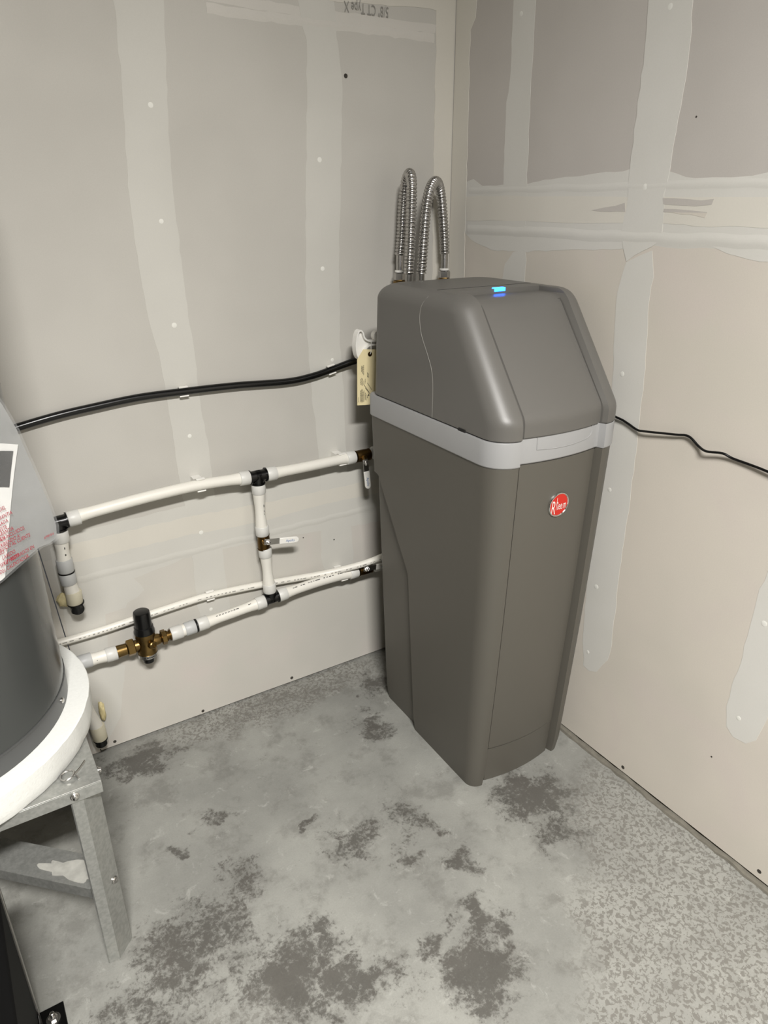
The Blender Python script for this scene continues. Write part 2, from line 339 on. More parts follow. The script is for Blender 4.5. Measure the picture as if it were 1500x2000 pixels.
RW = {
 'D2':[(-0.002,2.94),(-0.081,2.94),(-0.083,1.825),(-0.082,1.791),(-0.062,1.768),(-0.062,1.697),(-0.067,1.509),(-0.069,1.408),(-0.071,1.303),(-0.074,1.200),(-0.079,0.966),(-0.07,0.03),(-0.003,0.03)],
 'R1':[(-0.212,2.94),(-0.217,1.741),(-0.220,1.639),(-0.211,1.598),(-0.215,1.454),(-0.217,1.373),(-0.224,1.320),(-0.248,1.284),(-0.258,1.283),(-0.283,1.301),(-0.308,1.328),(-0.307,1.351),(-0.299,1.462),(-0.295,1.590),(-0.291,1.720),(-0.287,2.94)],
 'R1b':[(-0.270,1.265),(-0.297,1.274),(-0.314,1.269),(-0.319,1.246),(-0.318,1.185),(-0.31,0.3),(-0.24,0.3),(-0.233,1.178),(-0.241,1.235)],
 'R2':[(-0.602,2.94),(-0.602,1.745),(-0.610,1.645),(-0.607,1.560),(-0.607,1.487),(-0.607,1.441),(-0.611,1.374),(-0.603,1.324),(-0.612,1.294),(-0.628,1.264),(-0.647,1.275),(-0.686,1.295),(-0.706,1.307),(-0.705,1.346),(-0.701,1.392),(-0.704,1.437),(-0.707,1.499),(-0.711,1.566),(-0.709,1.663),(-0.701,1.726),(-0.70,2.94)],
 'R2b':[(-0.628,1.262),(-0.612,1.200),(-0.616,1.146),(-0.631,0.989),(-0.634,0.818),(-0.626,0.541),(-0.635,0.332),(-0.651,0.245),(-0.670,0.240),(-0.695,0.250),(-0.710,0.280),(-0.725,0.305),(-0.730,0.355),(-0.725,0.472),(-0.721,0.611),(-0.722,0.744),(-0.720,0.843),(-0.719,0.891),(-0.714,1.028),(-0.708,1.093),(-0.700,1.177),(-0.701,1.238),(-0.688,1.287),(-0.660,1.278)],
 'HB':[(-0.068,1.429),(-0.097,1.434),(-0.141,1.415),(-0.211,1.418),(-0.303,1.420),(-0.404,1.429),(-0.496,1.433),(-0.567,1.438),(-0.613,1.440),(-0.695,1.435),(-0.744,1.423),(-0.790,1.414),(-0.853,1.413),(-0.885,1.421),(-0.917,1.428),(-1.074,1.428),(-3.3,1.43),(-3.3,1.27),(-1.114,1.269),(-0.950,1.280),(-0.900,1.283),(-0.858,1.291),(-0.823,1.303),(-0.811,1.311),(-0.836,1.319),(-0.797,1.323),(-0.753,1.313),(-0.682,1.302),(-0.604,1.288),(-0.533,1.282),(-0.424,1.276),(-0.302,1.266),(-0.184,1.265),(-0.097,1.285),(-0.071,1.303)],
 'HT':[(-0.070,1.394),(-0.574,1.389),(-1.085,1.384),(-3.3,1.384),(-3.3,1.333),(-1.098,1.333),(-0.928,1.336),(-0.713,1.338),(-0.074,1.335)],
 'G1':[(-0.514,1.362),(-0.550,1.367),(-0.606,1.376),(-0.609,1.360),(-0.565,1.359)],
 'G2':[(-0.699,1.387),(-0.752,1.384),(-0.785,1.383),(-0.812,1.382),(-0.811,1.375),(-0.776,1.372),(-0.702,1.374)],
 'G3':[(-0.703,1.366),(-0.755,1.365),(-0.801,1.361),(-0.800,1.351),(-0.768,1.356),(-0.704,1.360)],
 'R3':[(-1.08,2.94),(-1.071,0.760),(-1.058,0.675),(-1.054,0.590),(-1.054,0.515),(-1.047,0.433),(-1.046,0.378),(-1.056,0.330),(-1.074,0.315),(-1.101,0.318),(-1.120,0.342),(-1.128,0.381),(-1.135,0.426),(-1.136,0.539),(-1.123,0.729),(-1.15,2.94)],
}
def rough_poly(p, amp=0.0018):
    """resample an outline with a slightly ragged trowelled edge"""
    out = []; rg = random.Random(len(p)*17)
    for i in range(len(p)):
        a = p[i]; b = p[(i+1) % len(p)]
        L = math.hypot(b[0]-a[0], b[1]-a[1]); n = max(1, int(L/0.02)) if L < 0.4 else max(1, int(L/0.05))
        for k in range(n):
            t = k/n; j = 0 if L > 0.4 and False else amp
            out.append((a[0]+(b[0]-a[0])*t+rg.uniform(-j, j), a[1]+(b[1]-a[1])*t+rg.uniform(-j, j)))
    return out
for key, m, th in (('RD', M_RIDGE, 0.0002), ('HB', M_MUD, 0.0003), ('S1', M_MUD, 0.00045), ('S2', M_MUD, 0.00045), ('HT', M_TAPE, 0.0006), ('CM', M_TAPE, 0.0007)):
    p = [(min(x, -0.0022), z) for x, z in rough_poly(LW[key])]
    obj('joint_compound', *plate(p, (0,0.0002,0), (1,0,0), (0,0,1), -0.0002-th) if False else loft([[(x, 0.0005, z) for x, z in p], [(x, -th, z) for x, z in p]]), m, wall_left, smooth=False)
for key, m, th in (('HB', M_MUD_R, 0.0003), ('R1', M_MUD_R, 0.0005), ('R1b', M_MUD_R, 0.0004), ('R2', M_MUD_R, 0.00075), ('R2b', M_MUD_R, 0.0004), ('R3', M_MUD_R, 0.0004), ('HT', M_TAPE_R, 0.0006), ('G1', M_PAPER_R, 0.0009), ('G2', M_PAPER_R, 0.0009), ('G3', M_PAPER_R, 0.0009), ('D2', M_TAPE_R, 0.0009)):
    p = [(min(y, -0.0022), z) for y, z in rough_poly(RW[key])]
    obj('joint_compound', *loft([[(0.0005, y, z) for y, z in p], [(-th, y, z) for y, z in p]]), m, wall_right, smooth=False)
# low trowelled ridges along the taped joints
def ridge(wall, ax, u0, u1, z, hgt, dz, m):
    R = []; rg = random.Random(int(z*1000))
    for i in range(41):
        u = u0+(u1-u0)*i/40; zz = z+rg.uniform(-1, 1)*0.002; ring = []
        for k in range(7):
            a = -1+2*k/6; d = -(hgt*(0.5+0.5*math.cos(math.pi*a)))
            ring.append((u, d+0.0002, zz+dz*a) if ax == 0 else (d+0.0002, u, zz+dz*a))
        R.append(ring)
    obj('joint_compound', *loft(R, False, False, False), m, wall)
ridge(wall_left, 0, -1.12, -0.10, 0.530, 0.0016, 0.016, M_MUD)
ridge(wall_right, 1, -0.08, -1.6, 1.408, 0.0012, 0.014, M_MUD_R)
ridge(wall_right, 1, -0.08, -1.6, 1.312, 0.0020, 0.018, M_MUD_R)
ridge(wall_left, 0, -0.65, -0.065, 1.755, 0.0014, 0.012, M_RIDGE)
M_DOT = mat('spackle_dot', (226,225,218), 0.85)
def dots(wall, ax, lst, r, m, name, dpt):
    for u, z in lst:
        o = (u, 0.0005, z) if ax == 0 else (0.0005, u, z); d = (0,-1,0) if ax == 0 else (-1,0,0)
        rr = r*random.uniform(0.85, 1.15)
        obj(name, *lathe(o, d, [(0, rr), (dpt*0.8, rr), (dpt, rr*0.7)], 14), m, wall)
dots(wall_left, 0, [(-0.791,1.571),(-0.798,1.345),(-0.797,1.119),(-0.792,0.847),(-0.398,1.476),(-0.401,1.226),(-0.382,0.991),(-0.792,0.580),(-0.790,0.343)], 0.0058, M_DOT, 'screw', 0.0015)
dots(wall_left, 0, [(-0.320,1.656),(-1.099,0.020),(-0.849,0.016),(-0.563,0.020)], 0.0052, M_SILL, 'screw', 0.0012)
dots(wall_left, 0, [(-0.397,0.456),(-0.497,0.488)], 0.0022, M_SILL, 'screw', 0.0012)
dots(wall_right, 1, [(-0.245,1.769),(-0.656,1.709),(-0.651,1.407),(-0.654,1.028),(-0.661,0.753),(-0.659,0.489),(-0.659,0.293),(-1.081,0.607),(-1.076,0.368)], 0.0055, M_DOT, 'screw', 0.0015)
dots(wall_right, 1, [(-0.819,0.028),(-1.196,0.033)], 0.0055, M_SILL, 'screw', 0.0012)
dots(wall_right, 1, [(-0.747,1.523),(-1.038,0.233)], 0.0018, M_SILL, 'screw', 0.0012)
obj('lettering', *text_geo('5/8" CT Type X', 0.030, (-0.200, -0.0006, 1.8035), (-1,0,0), (0,0,-1), 0.0016, sx=0.62), M_PRINTG, wall_left, smooth=False)

# ceiling lamp (out of view above and behind the camera)
lamp = thing('ceiling_light', 'long white ceiling panel lamp above and behind the viewer', 'ceiling light', (LIGHT_AT[0], LIGHT_AT[1], ZC))
obj('housing', *boxv(LIGHT_AT[0]-0.61, LIGHT_AT[0]+0.61, LIGHT_AT[1]-0.17, LIGHT_AT[1]+0.17, ZC-0.06, ZC-0.0005), M_WHITE, lamp, bev=0.006)
obj('diffuser', *boxv(LIGHT_AT[0]-0.58, LIGHT_AT[0]+0.58, LIGHT_AT[1]-0.15, LIGHT_AT[1]+0.15, ZC-0.075, ZC-0.06), M_LAMP, lamp, bev=0.004)

# ------------------------------------------------------------------ water softener
SO = Vector((-0.2075, -0.430, 0.0))
soft = thing('water_softener', 'tall taupe-grey water softener cabinet with sloped lid, light grey band and round red badge', 'water softener', SO, math.radians(-1.0))
CX, SL = 0.119, 0.006
def outline(hw, yb, yf, step, bow, rec=0.0, ybnd=None, ypan=None, rb=0.022, nside=3, groove=0.0):
    """half plan outline mirrored; y<0 is the front; returns (x,y) closed list"""
    rc = max(hw-CX-0.002, 0.006); h = []
    h.append((0.0, yb)); h.append(((hw-rec-rb)*0.6, yb))
    for k in range(6):
        a = math.pi/2*(1-k/5); h.append((hw-rec-rb+rb*math.cos(a), yb-rb+rb*math.sin(a)))
    y0 = yb-rb; yb2 = ybnd if ybnd is not None else y0-0.004
    for k in range(1, nside): h.append((hw-rec, y0+(yb2-y0)*k/nside))
    h.append((hw-rec, yb2)); h.append((hw, yb2-0.004))
    y1 = yf+rc
    for k in range(1, nside+1): h.append((hw, yb2-0.004+(y1-yb2+0.004)*k/(nside+1)))
    for k in range(11):
        a = -math.pi/2*k/10; h.append((hw-rc+rc*math.cos(a), yf+rc+rc*math.sin(a)))
    yp = ypan if ypan is not None else yf+step
    for k in range(0, 7):
        t = k/6; s = t; h.append((CX-SL*t, yf+(yp-yf)*s))
    h.append((CX-SL-0.0002, yp+groove)); h.append((CX-0.0125, yp+groove)); h.append((CX-0.0140, yp))
    for k in range(1, 11):
        x = (CX-0.0140)*(1-k/10); h.append((x, yp-bow*(1-(x/(CX-0.0140))**2)))
    left = [(-x, y) for x, y in reversed(h[1:-1])]
    return h+left
def zs(a, b, n): return [a+(b-a)*i/n for i in range(n+1)]
def body_dims(z):
    t = z/0.885
    return 0.156+0.0215*t, 0.226+0.014*t, -(0.226+0.046*t+0.008*math.sin(math.pi*t)*0.6)
rings = []
for z in zs(0.0, 0.50, 12)+[0.52,0.54,0.56]+zs(0.58,0.725,9)+[0.729]+zs(0.733,0.885,5):
    hw, yb, yf = body_dims(z)
    inset = 0.004 if z == 0.0 else 0.0
    if z < 0.731:
        rec = 0.013; yb2 = 0.047+0.020*min(z/0.5, 1.0)
        if z > 0.50: yb2 = 0.067+(0.205-0.067)*((z-0.50)/(0.731-0.50))
        yb2 = min(yb2, yb-0.0225)
    else: rec = 0.0; yb2 = None
    rings.append([(x, y, z) for x, y in outline(hw-inset, yb-inset, yf+inset, 0.019, 0.011, rec, yb2)])
obj('cabinet', *loft(rings), M_BODY, soft, local=True, angle=30)
def front_slab(name, z0, z1, m, d=0.0, thick=0.012):
    rings = []
    for z in zs(z0, z1, 14):
        hw, yb, yf = body_dims(z); X = CX-0.0130; front = []; back = []
        for k in range(21):
            x = -X+2*X*k/20; y = yf+0.012+d-0.012*(1-(x/X)**2)
            front.append((x, y, z)); back.append((x, y+thick, z))
        rings.append(front+back[::-1])
    return obj(name, *loft(rings), m, soft, local=True, angle=30)
front_slab('front_panel', 0.1135, 0.884, M_BODY)
front_slab('kick_plate', 0.002, 0.1075, M_BODY, 0.0015)
# band
rings = []
for z, g in [(0.8855,-0.004),(0.8857,0.0015),(0.888,0.0030),(0.937,0.0030),(0.9405,0.0015),(0.9407,-0.006)]:
    hw, yb, yf = body_dims(0.885); rings.append([(x, y, z) for x, y in outline(hw+g, yb+g, yf-g, 0.014, 0.011)])
band = obj('trim_band', *loft(rings), M_BAND, soft, local=True, angle=30)
hw9, yb9, yf9 = body_dims(0.885)
def band_front(x): return yf9-0.003+0.014-0.011*(1-(x/(CX-0.0140))**2)
pth = [(-0.070,0.9405),(-0.070,0.914)]+[(-0.070+0.152*k/14, 0.914-0.0055*math.sin(math.pi*k/14*0.9)+0.004*(k/14)) for k in range(1,14)]+[(0.082,0.919),(0.087,0.926),(0.0875,0.9405)]
obj('handle_rim', *tube([(x, band_front(x)-0.0002, z) for x, z in pth], 0.0011, 8), M_BAND, band, local=True)
# lid
TOP = 1.207
def fillet_profile(pts, radii):
    """rounded polyline in (y,z)"""
    out = [pts[0]]
    for i in range(1, len(pts)-1):
        p = Vector(pts[i]); a = (Vector(pts[i-1])-p); b = (Vector(pts[i+1])-p); ang = a.angle(b)
        t = radii[i-1]/math.tan(ang/2); a.normalize(); b.normalize()
        s, e = p+a*t, p+b*t
        for k in range(13):
            u = k/12; q = s*(1-u)**2+p*2*u*(1-u)+e*u*u; out.append((q.x, q.y))
    out.append(pts[-1]); return out
def y_at(prof, z):
    for (y0, z0), (y1, z1) in zip(prof, prof[1:]):
        if z0 <= z <= z1 and z1 > z0: return y0+(y1-y0)*(z-z0)/(z1-z0)
    return prof[-1][0]
cy = 0.430
col_prof = fillet_profile([(-0.7065+cy, 0.93), (-0.7065+cy, 0.978), (-0.541+cy, TOP), (-0.30+cy, TOP)], [0.035, 0.060])
DP = 0.0105
nrm = Vector((0.165, 0.229)).normalized()
pan_prof = fillet_profile([(-0.7065+cy+0.011, 0.93), (-0.7065+cy+0.011, 0.980), (-0.541+cy+0.0085, TOP-DP+0.0005), (-0.30+cy, TOP-DP)], [0.035, 0.055])
YN = -0.468+cy
RT = 0.036; rings = []
zl = [0.9415, 0.944]+zs(0.95,1.02,10)+zs(1.03,1.15,10)+zs(1.156,1.19,12)+[1.1925,1.1945,1.1955,1.1960,1.1965,1.1968]+[1.1975,1.199,1.2005,1.202,1.2035,1.2045,1.2055,1.2062,1.2067,1.2070]
for z in zl:
    hw = 0.1765-0.007*(z-0.94)/0.25; yb = 0.236-0.004*(z-0.94)/0.25; e = 0.0
    if z > TOP-RT: e = RT-math.sqrt(max(RT*RT-(z-TOP+RT)**2, 0))
    yf = y_at(col_prof, min(z, TOP-0.00002)); bow = 0.011
    if z < 1.1968: yp = min(y_at(pan_prof, z), YN-0.004); bow = 0.011*max(0.0, min(1.0, (1.196-z)/0.05))
    else: yp = YN; bow = 0.0
    g = -0.003 if z == 0.9415 else 0
    rings.append([(x, y, z) for x, y in outline(max(hw-e+g, CX+0.008), yb-e, yf-g, 0.0, bow, ypan=yp-g, rb=0.04, groove=0.004 if z < 1.185 else 0.0)])
lid = obj('lid', *loft(rings), M_LID, soft, local=True, angle=28)
# thin seam lines, slots
obj('lid_seam', *boxv(-0.132, 0.132, 0.012, 0.0136, TOP-0.001, TOP+0.0004), M_DARKGAP, lid, local=True, smooth=False)
sp = [(0.006,1.196),(0.015,1.180),(0.020,1.165),(0.021,1.147),(0.012,1.116),(-0.014,1.078),(-0.032,1.048),(-0.040,1.010),(-0.042,0.943)]
def lidx(z):
    hw = 0.1765-0.007*(z-0.94)/0.25; e = RT-math.sqrt(max(RT*RT-(z-TOP+RT)**2, 0)) if z > TOP-RT else 0
    return hw-e
for s in (-1, 1):
    obj('lid_seam', *tube(smooth_path([(s*(lidx(z)+0.0001), y, z) for y, z in sp], 0.006), 0.0008, 6), M_SEAML, lid, local=True)
    obj('latch_slot', *boxv(s*0.1755-0.003, s*0.1755+0.003, -0.165, -0.142, 0.9385, 0.9465), M_DARKGAP, lid, local=True, smooth=False)
obj('display_light', *boxv(-0.016, 0.014, YN-0.0015, YN+0.009, TOP-0.006, TOP+0.0022), M_LED, lid, local=True, bev=0.001)
# badge
bz = 0.777; _, _, bf = body_dims(bz); by = bf+0.012-0.012-0.0005; tilt = math.radians(-3.1)
bo = Vector((0.004, by, bz)); bn = Vector((0, -math.cos(tilt), math.sin(tilt))); bu = Vector((0, math.sin(tilt), math.cos(tilt)))
badge = obj('badge', *lathe(bo, bn, [(-0.002, 0.0275), (0.0030, 0.0275), (0.0032, 0.024)], 48), M_RED, soft, local=True)
obj('badge_rim', *lathe(bo, bn, [(-0.002,0.0285),(0.0030,0.0285),(0.0042,0.0277),(0.0044,0.0262),(0.0034,0.0254),(0.0030,0.0250)], 48)[0:2], M_CHROME, badge, local=True)
A, B = Vector((1,0,0)), bu; tt = bo+bn*0.0
def badge_text(s, size, x, y, sx, sy): return text_geo(s, size, bo+A*x+B*y, A, B, 0.0038, sx, sy)
V = join(badge_text('R', 0.047, -0.0222, -0.0205, 0.47, 1.0), badge_text('h', 0.027, -0.0085, -0.0115, 0.46, 1.6), badge_text('ee', 0.027, -0.0015, -0.0115, 0.45, 1.05), badge_text('m', 0.027, 0.0118, -0.0115, 0.45, 1.05))
obj('badge_lettering', *V, M_SILVER, badge, local=True, smooth=False)

# ------------------------------------------------------------------ plumbing
PR, RR = 0.0138, 0.0185        # pipe and ring radius
PY = -0.046
def flare_pipe(name, pts, parent, f0=True, f1=True, r=PR, m=None, step=0.008):
    P = smooth_path(pts, step); n = len(P); L = [0.0]
    for a, b in zip(P, P[1:]): L.append(L[-1]+(b-a).length)
    rad = []
    for l in L:
        e = 0.0
        if f0: e = max(e, 1-l/0.055)
        if f1: e = max(e, 1-(L[-1]-l)/0.055)
        e = max(0, e); rad.append(r+0.0030*e*e*(3-2*e))
    return obj(name, *tube(P, rad, 20), m or M_PEX, parent), P
def ring(c, d, parent, m=None, L=0.028, r=RR, name='expansion_ring'):
    c = Vector(c); d = Vector(d).normalized()
    return obj(name, *lathe(c-d*L/2, d, [(0, r-0.004), (0.0005, r-0.001), (0.002, r), (L-0.002, r), (L-0.0005, r-0.001), (L, r-0.004)], 26), m or M_RING, parent)
def print_marks(path, parent, face, r, m, seed, gap=0.5, hgt=0.0032):
    """dashes of illegible print along a pipe; face = direction on the pipe's skin"""
    rg = random.Random(seed); V = []; F = []; P = path; fv = Vector(face)
    i = 3
    while i < len(P)-4:
        n = rg.choice((1, 1, 2)); d = (P[i+1]-P[i]).normalized(); f = (fv-d*fv.dot(d)).normalized(); s = d.cross(f)
        if rg.random() > gap*0.5:
            l = 0.0055*n*rg.uniform(0.6, 1.1); o = P[i]+f*(r+0.0003)
            k = len(V); h = hgt*rg.uniform(0.5, 0.9)
            V += [o-s*h/2-d*l/2, o+s*h/2-d*l/2, o+s*h/2+d*l/2, o-s*h/2+d*l/2]; F.append((k, k+1, k+2, k+3))
        i += n
    obj('printed_marks', V, F, m, parent, smooth=False)['kind'] = 'stuff'
def tee_body(c, dirs, parent, name, r=0.0155):
    c = Vector(c); g = []
    for d, L in dirs:
        d = Vector(d).normalized()
        g.append(lathe(c-d*r*0.5, d, [(0, r*0.9), (0.001, r), (r*0.5+L-0.003, r), (r*0.5+L-0.003, r+0.0035), (r*0.5+L, r+0.0035)], 22))
    return obj(name, *join(*g), M_BLACK, parent)

GP = 'white water pipes on the left wall'
up = thing('water_pipe', 'upper white horizontal water pipe with black elbow and black tee, clipped to the left wall', 'pipe', (-0.639, PY, 0.723), group=GP)
_, P = flare_pipe('pipe', [(-1.108,PY,0.7135),(-1.032,PY,0.720),(-0.910,PY,0.728),(-0.792,PY,0.731),(-0.672,PY,0.7245),(-0.668,PY,0.7243)], up)
_, P = flare_pipe('pipe', [(-0.610,PY,0.722),(-0.494,PY,0.721),(-0.386,PY,0.722),(-0.352,PY,0.7215)], up)
ring((-1.097,PY,0.7125), (1,0,0.07), up); ring((-0.676,PY,0.7245), (1,0,-0.05), up); ring((-0.601,PY,0.722), (1,0,0), up); ring((-0.360,PY,0.7215), (1,0,0), up)
tee_body((-0.639,PY,0.723), [((1,0,0),0.024),((-1,0,0),0.023),((0,0,-1),0.022)], up, 'tee')
tee_body((-1.132,PY,0.7095), [((1,0,0.07),0.021),((0,0,-1),0.018)], up, 'elbow')
ld = thing('water_pipe', 'short white vertical pipe drop at far left with grey coupling above yellow foam', 'pipe', (-1.133, PY, 0.47), group=GP)
_, P = flare_pipe('pipe', [(-1.133,PY,0.676),(-1.135,PY,0.625),(-1.1355,PY,0.600)], ld); print_marks(P, ld, (0.25,-1,0.1), 0.0155, M_PRINT, 4, 0.3)
_, P = flare_pipe('pipe', [(-1.135,PY,0.570),(-1.132,PY,0.530),(-1.130,PY,0.520)], ld, m=M_PEX); print_marks(P, ld, (0.15,-1,0.1), 0.0155, M_PRINT, 9, 0.3)
ring((-1.1325,PY,0.6745), (0,0,1), ld); ring((-1.1355,PY,0.600), (0,0,1), ld, M_RINGG, 0.034); ring((-1.135,PY,0.5655), (0,0,1), ld, M_RINGG, 0.030)
obj('coupling', *lathe((-1.1353,PY,0.5808), (0,0,1), [(0,0.015),(0.0,0.0190),(0.0026,0.0190),(0.0026,0.015)], 26), M_BLACK, ld)
ring((-1.130,PY,0.512), (0.05,0,1), ld, M_RINGY, 0.034)
obj('elbow', *join(lathe((-1.1292,PY,0.496), (0.05,0,-1), [(0,0.0195),(0.003,0.0195),(0.003,0.0150),(0.024,0.0150),(0.027,0.012)], 22), lathe((-1.128,PY,0.482), (0,1,0), [(-0.014,0.012),(-0.012,0.0145),(0.0455,0.0145)], 20)), M_BLACK, ld)

br = thing('water_pipe', 'white vertical bypass pipe joining the upper and lower pipes below the black tee', 'pipe', (-0.634, PY, 0.37), group=GP)
_, P = flare_pipe('pipe', [(-0.6395,PY,0.683),(-0.640,PY,0.625),(-0.6395,PY,0.565)], br); print_marks(P, br, (0.55,-1,0.1), 0.0140, M_PRINT, 5, 0.15, 0.0030)
_, P = flare_pipe('pipe', [(-0.6345,PY,0.499),(-0.633,PY,0.44),(-0.631,PY,0.388)], br)
ring((-0.6392,PY,0.688), (0,0,1), br); ring((-0.6385,PY,0.5655), (0,0,1), br); ring((-0.635,PY,0.499), (0,0,1), br); ring((-0.6305,PY,0.386), (0,0,1), br)

lo = thing('water_pipe', 'lower white horizontal water pipe with grey coupling and black tee near the floor', 'pipe', (-0.628, PY, 0.35), group=GP)
_, P = flare_pipe('pipe', [(-1.135,PY,0.327),(-1.095,PY,0.326),(-1.075,PY,0.3255)], lo); print_marks(P, lo, (0,-1,0.1), 0.0150, M_PRINT, 3, 0.2)
_, P = flare_pipe('pipe', [(-0.908,PY,0.3305),(-0.885,PY,0.332),(-0.866,PY,0.333)], lo)
_, P = flare_pipe('pipe', [(-0.834,PY,0.3345),(-0.74,PY,0.340),(-0.655,PY,0.3465)], lo); print_marks(P, lo, (0,-0.62,1), 0.0142, M_PRINT, 8, 0.3)
_, P = flare_pipe('pipe', [(-0.600,PY,0.352),(-0.480,PY,0.3575),(-0.370,PY,0.3555),(-0.352,PY,0.3550)], lo); print_marks(P, lo, (0,-0.62,1), 0.0142, M_PRINT, 12, 0.3)
ring((-1.136,PY,0.3275), (1,0,0), lo, M_RINGG, 0.034); ring((-1.072,PY,0.3255), (1,0,0), lo); ring((-0.903,PY,0.331), (1,0,0.03), lo, None, 0.032)
ring((-0.8655,PY,0.333), (1,0,0.05), lo, M_RINGG, 0.030); ring((-0.8305,PY,0.335), (1,0,0.05), lo, None, 0.030)
obj('coupling', *lathe((-0.8498,PY,0.334), (1,0,0.05), [(0,0.015),(0.0,0.0190),(0.0032,0.0190),(0.0032,0.015)], 26), M_BLACK, lo)
ring((-0.661,PY,0.346), (1,0,0.06), lo); ring((-0.594,PY,0.3522), (1,0,0.05), lo); ring((-0.360,PY,0.3553), (1,0,0), lo)
tee_body((-0.628,PY,0.350), [((1,0,0.06),0.021),((-1,0,-0.06),0.020),((0,0,1),0.022)], lo, 'tee')
tee_body((-1.176,PY,0.3285), [((1,0,0),0.018),((0.15,0,-1),0.016)], lo, 'elbow')
_, P = flare_pipe('pipe', [(-1.170,PY,0.300),(-1.156,PY,0.21),(-1.140,PY,0.12)], lo); ring((-1.1715,PY,0.302), (-0.15,0,1), lo); ring((-1.138,PY,0.105), (0.05,0,-1), lo, M_RINGY, 0.045)
obj('elbow', *join(lathe((-1.137,PY,0.083), (0,0,-1), [(0,0.0185),(0.003,0.0185),(0.003,0.0148),(0.020,0.0148),(0.022,0.012)], 22), lathe((-1.137,PY,0.072), (0,1,0), [(-0.012,0.010),(-0.010,0.0135),(0.0455,0.0135)], 20)), M_BLACK, lo)

# risers hidden behind the softener, feeding the two hoses
for x, z0, lab in ((-0.200, 0.722, 'white vertical pipe riser behind the softener under the left corrugated hose'), (-0.050, 0.355, 'white vertical pipe riser behind the softener under the right corrugated hose')):
    t = thing('water_pipe', lab, 'pipe', (x, PY, z0), group=GP)
    flare_pipe('pipe', [(x,PY,z0+0.035),(x,PY,0.9),(x,PY,1.165)], t); ring((x,PY,z0+0.033), (0,0,1), t)
    tee_body((x,PY,z0), [((-1,0,0),0.020),((0,0,1),0.020)], t, 'elbow')
    xs = -0.284 if z0 > 0.5 else -0.284
    flare_pipe('pipe', [(xs+0.012,PY,z0),(xs+0.03,PY,z0),(x-0.03,PY,z0)], t); ring((xs+0.010,PY,z0), (1,0,0), t, L=0.026); ring((x-0.034,PY,z0), (1,0,0), t, L=0.024)
    ring((x,PY,1.155), (0,0,1), t, r=0.021)

# ball valves
GV = 'brass ball valves with white sleeved levers'
def ball_valve(label, c, axis, lev0, lev_dir, L, text_up, sleeve_start=0.030):
    c = Vector(c); axis = Vector(axis).normalized(); t = thing('ball_valve', label, 'valve', c, group=GV)
    obj('body', *lathe(c-axis*0.023, axis, [(0,0.014),(0.0005,0.0172),(0.003,0.0172),(0.003,0.0160),(0.012,0.0172),(0.030,0.0172),(0.043,0.0160),(0.043,0.0172),(0.0455,0.0172),(0.046,0.014)], 24), M_BRASSD, t)
    lv = Vector(lev0); sd = (lv-c)
    obj('stem', *lathe(c, sd, [(0.0,0.010),(0.018,0.010),(0.018,0.0075),(sd.length-0.004,0.0075)], 16), M_BRASS, t)
    sdn = sd.normalized()
    obj('nut', *join(lathe(lv-sdn*0.004, sdn, [(0,0.0085),(0.006,0.0085),(0.007,0.0075)], 6), lathe(lv, sdn, [(0,0.0045),(0.011,0.0045),(0.012,0.003)], 12)), M_STEEL, t)
    d = Vector(lev_dir).normalized(); nrm_ = Vector((0,-1,0)); nrm_ = (nrm_-d*nrm_.dot(d)).normalized(); b = nrm_.cross(d)
    o = lv-nrm_*0.003
    lever = obj('lever', *plate([(-0.009,-0.008),(-0.009,0.008),(0.012,0.0085),(L-0.004,0.0065),(L-0.004,-0.0065),(0.012,-0.0085)], o, d, b, 0.0025), M_STEELD, t, bev=0.0006)
    pts = stadium(L-sleeve_start, 0.0175, 0.010, 8)
    g = obj('grip', *plate(pts, o+d*sleeve_start-nrm_*0.0018, d, b, 0.0062), M_WHITE, lever, bev=0.0014)
    tu = Vector(text_up); ta = d
    obj('lettering', *text_geo('Apollo', 0.0105, o+d*(sleeve_start+0.018)-b*0.0035*(1 if tu.dot(b) > 0 else -1)+nrm_*0.0046, ta, b if tu.dot(b) > 0 else -b, 0.0, sx=0.9), M_BLUE, lever, smooth=False)
    return t
ball_valve('brass ball valve at the right end of the upper pipe, white lever hanging down', (-0.320,PY,0.7205), (1,0,0), (-0.332,-0.085,0.713), (0.004,-0.006,-0.076), 0.078, (1,0,0), 0.026)
ball_valve('brass ball valve midway down the white bypass pipe, white lever pointing right', (-0.637,PY,0.532), (0.03,0,1), (-0.640,-0.085,0.546), (1,-0.05,-0.14), 0.090, (0,0,1), 0.033)
ball_valve('brass ball valve ending the lower pipe, white lever half hidden by the softener', (-0.320,PY,0.3550), (1,0,0), (-0.334,-0.085,0.377), (1,0,-0.10), 0.090, (0,0,1), 0.033)

# pressure regulator
px_, pz = -0.984, 0.3285
pr = thing('pressure_regulator', 'brass pressure regulator with black cylindrical cap on the lower pipe', 'regulator', (px_, PY-0.004, pz))
O = Vector((px_, PY-0.004, 0))
obj('body', *join(lathe(O+Vector((0,0,0.291)), (0,0,1), [(0,0.016),(0.003,0.0235),(0.020,0.0255),(0.030,0.0240),(0.042,0.0205),(0.054,0.0215),(0.060,0.0250),(0.072,0.0250),(0.074,0.020)], 32),
    lathe((px_-0.045,PY,pz-0.001), (1,0,0.01), [(0,0.012),(0.0,0.0165),(0.030,0.0150),(0.040,0.018),(0.060,0.0165),(0.078,0.0150),(0.084,0.012)], 24)), M_BRASS, pr)
obj('cap', *lathe(O+Vector((0,0,0.3635)), (0,0,1), [(0,0.020),(0.0,0.0262),(0.006,0.0262),(0.010,0.0245),(0.018,0.0240),(0.020,0.0215),(0.056,0.0212),(0.061,0.0200),(0.063,0.017)], 36), M_BLACK, pr)
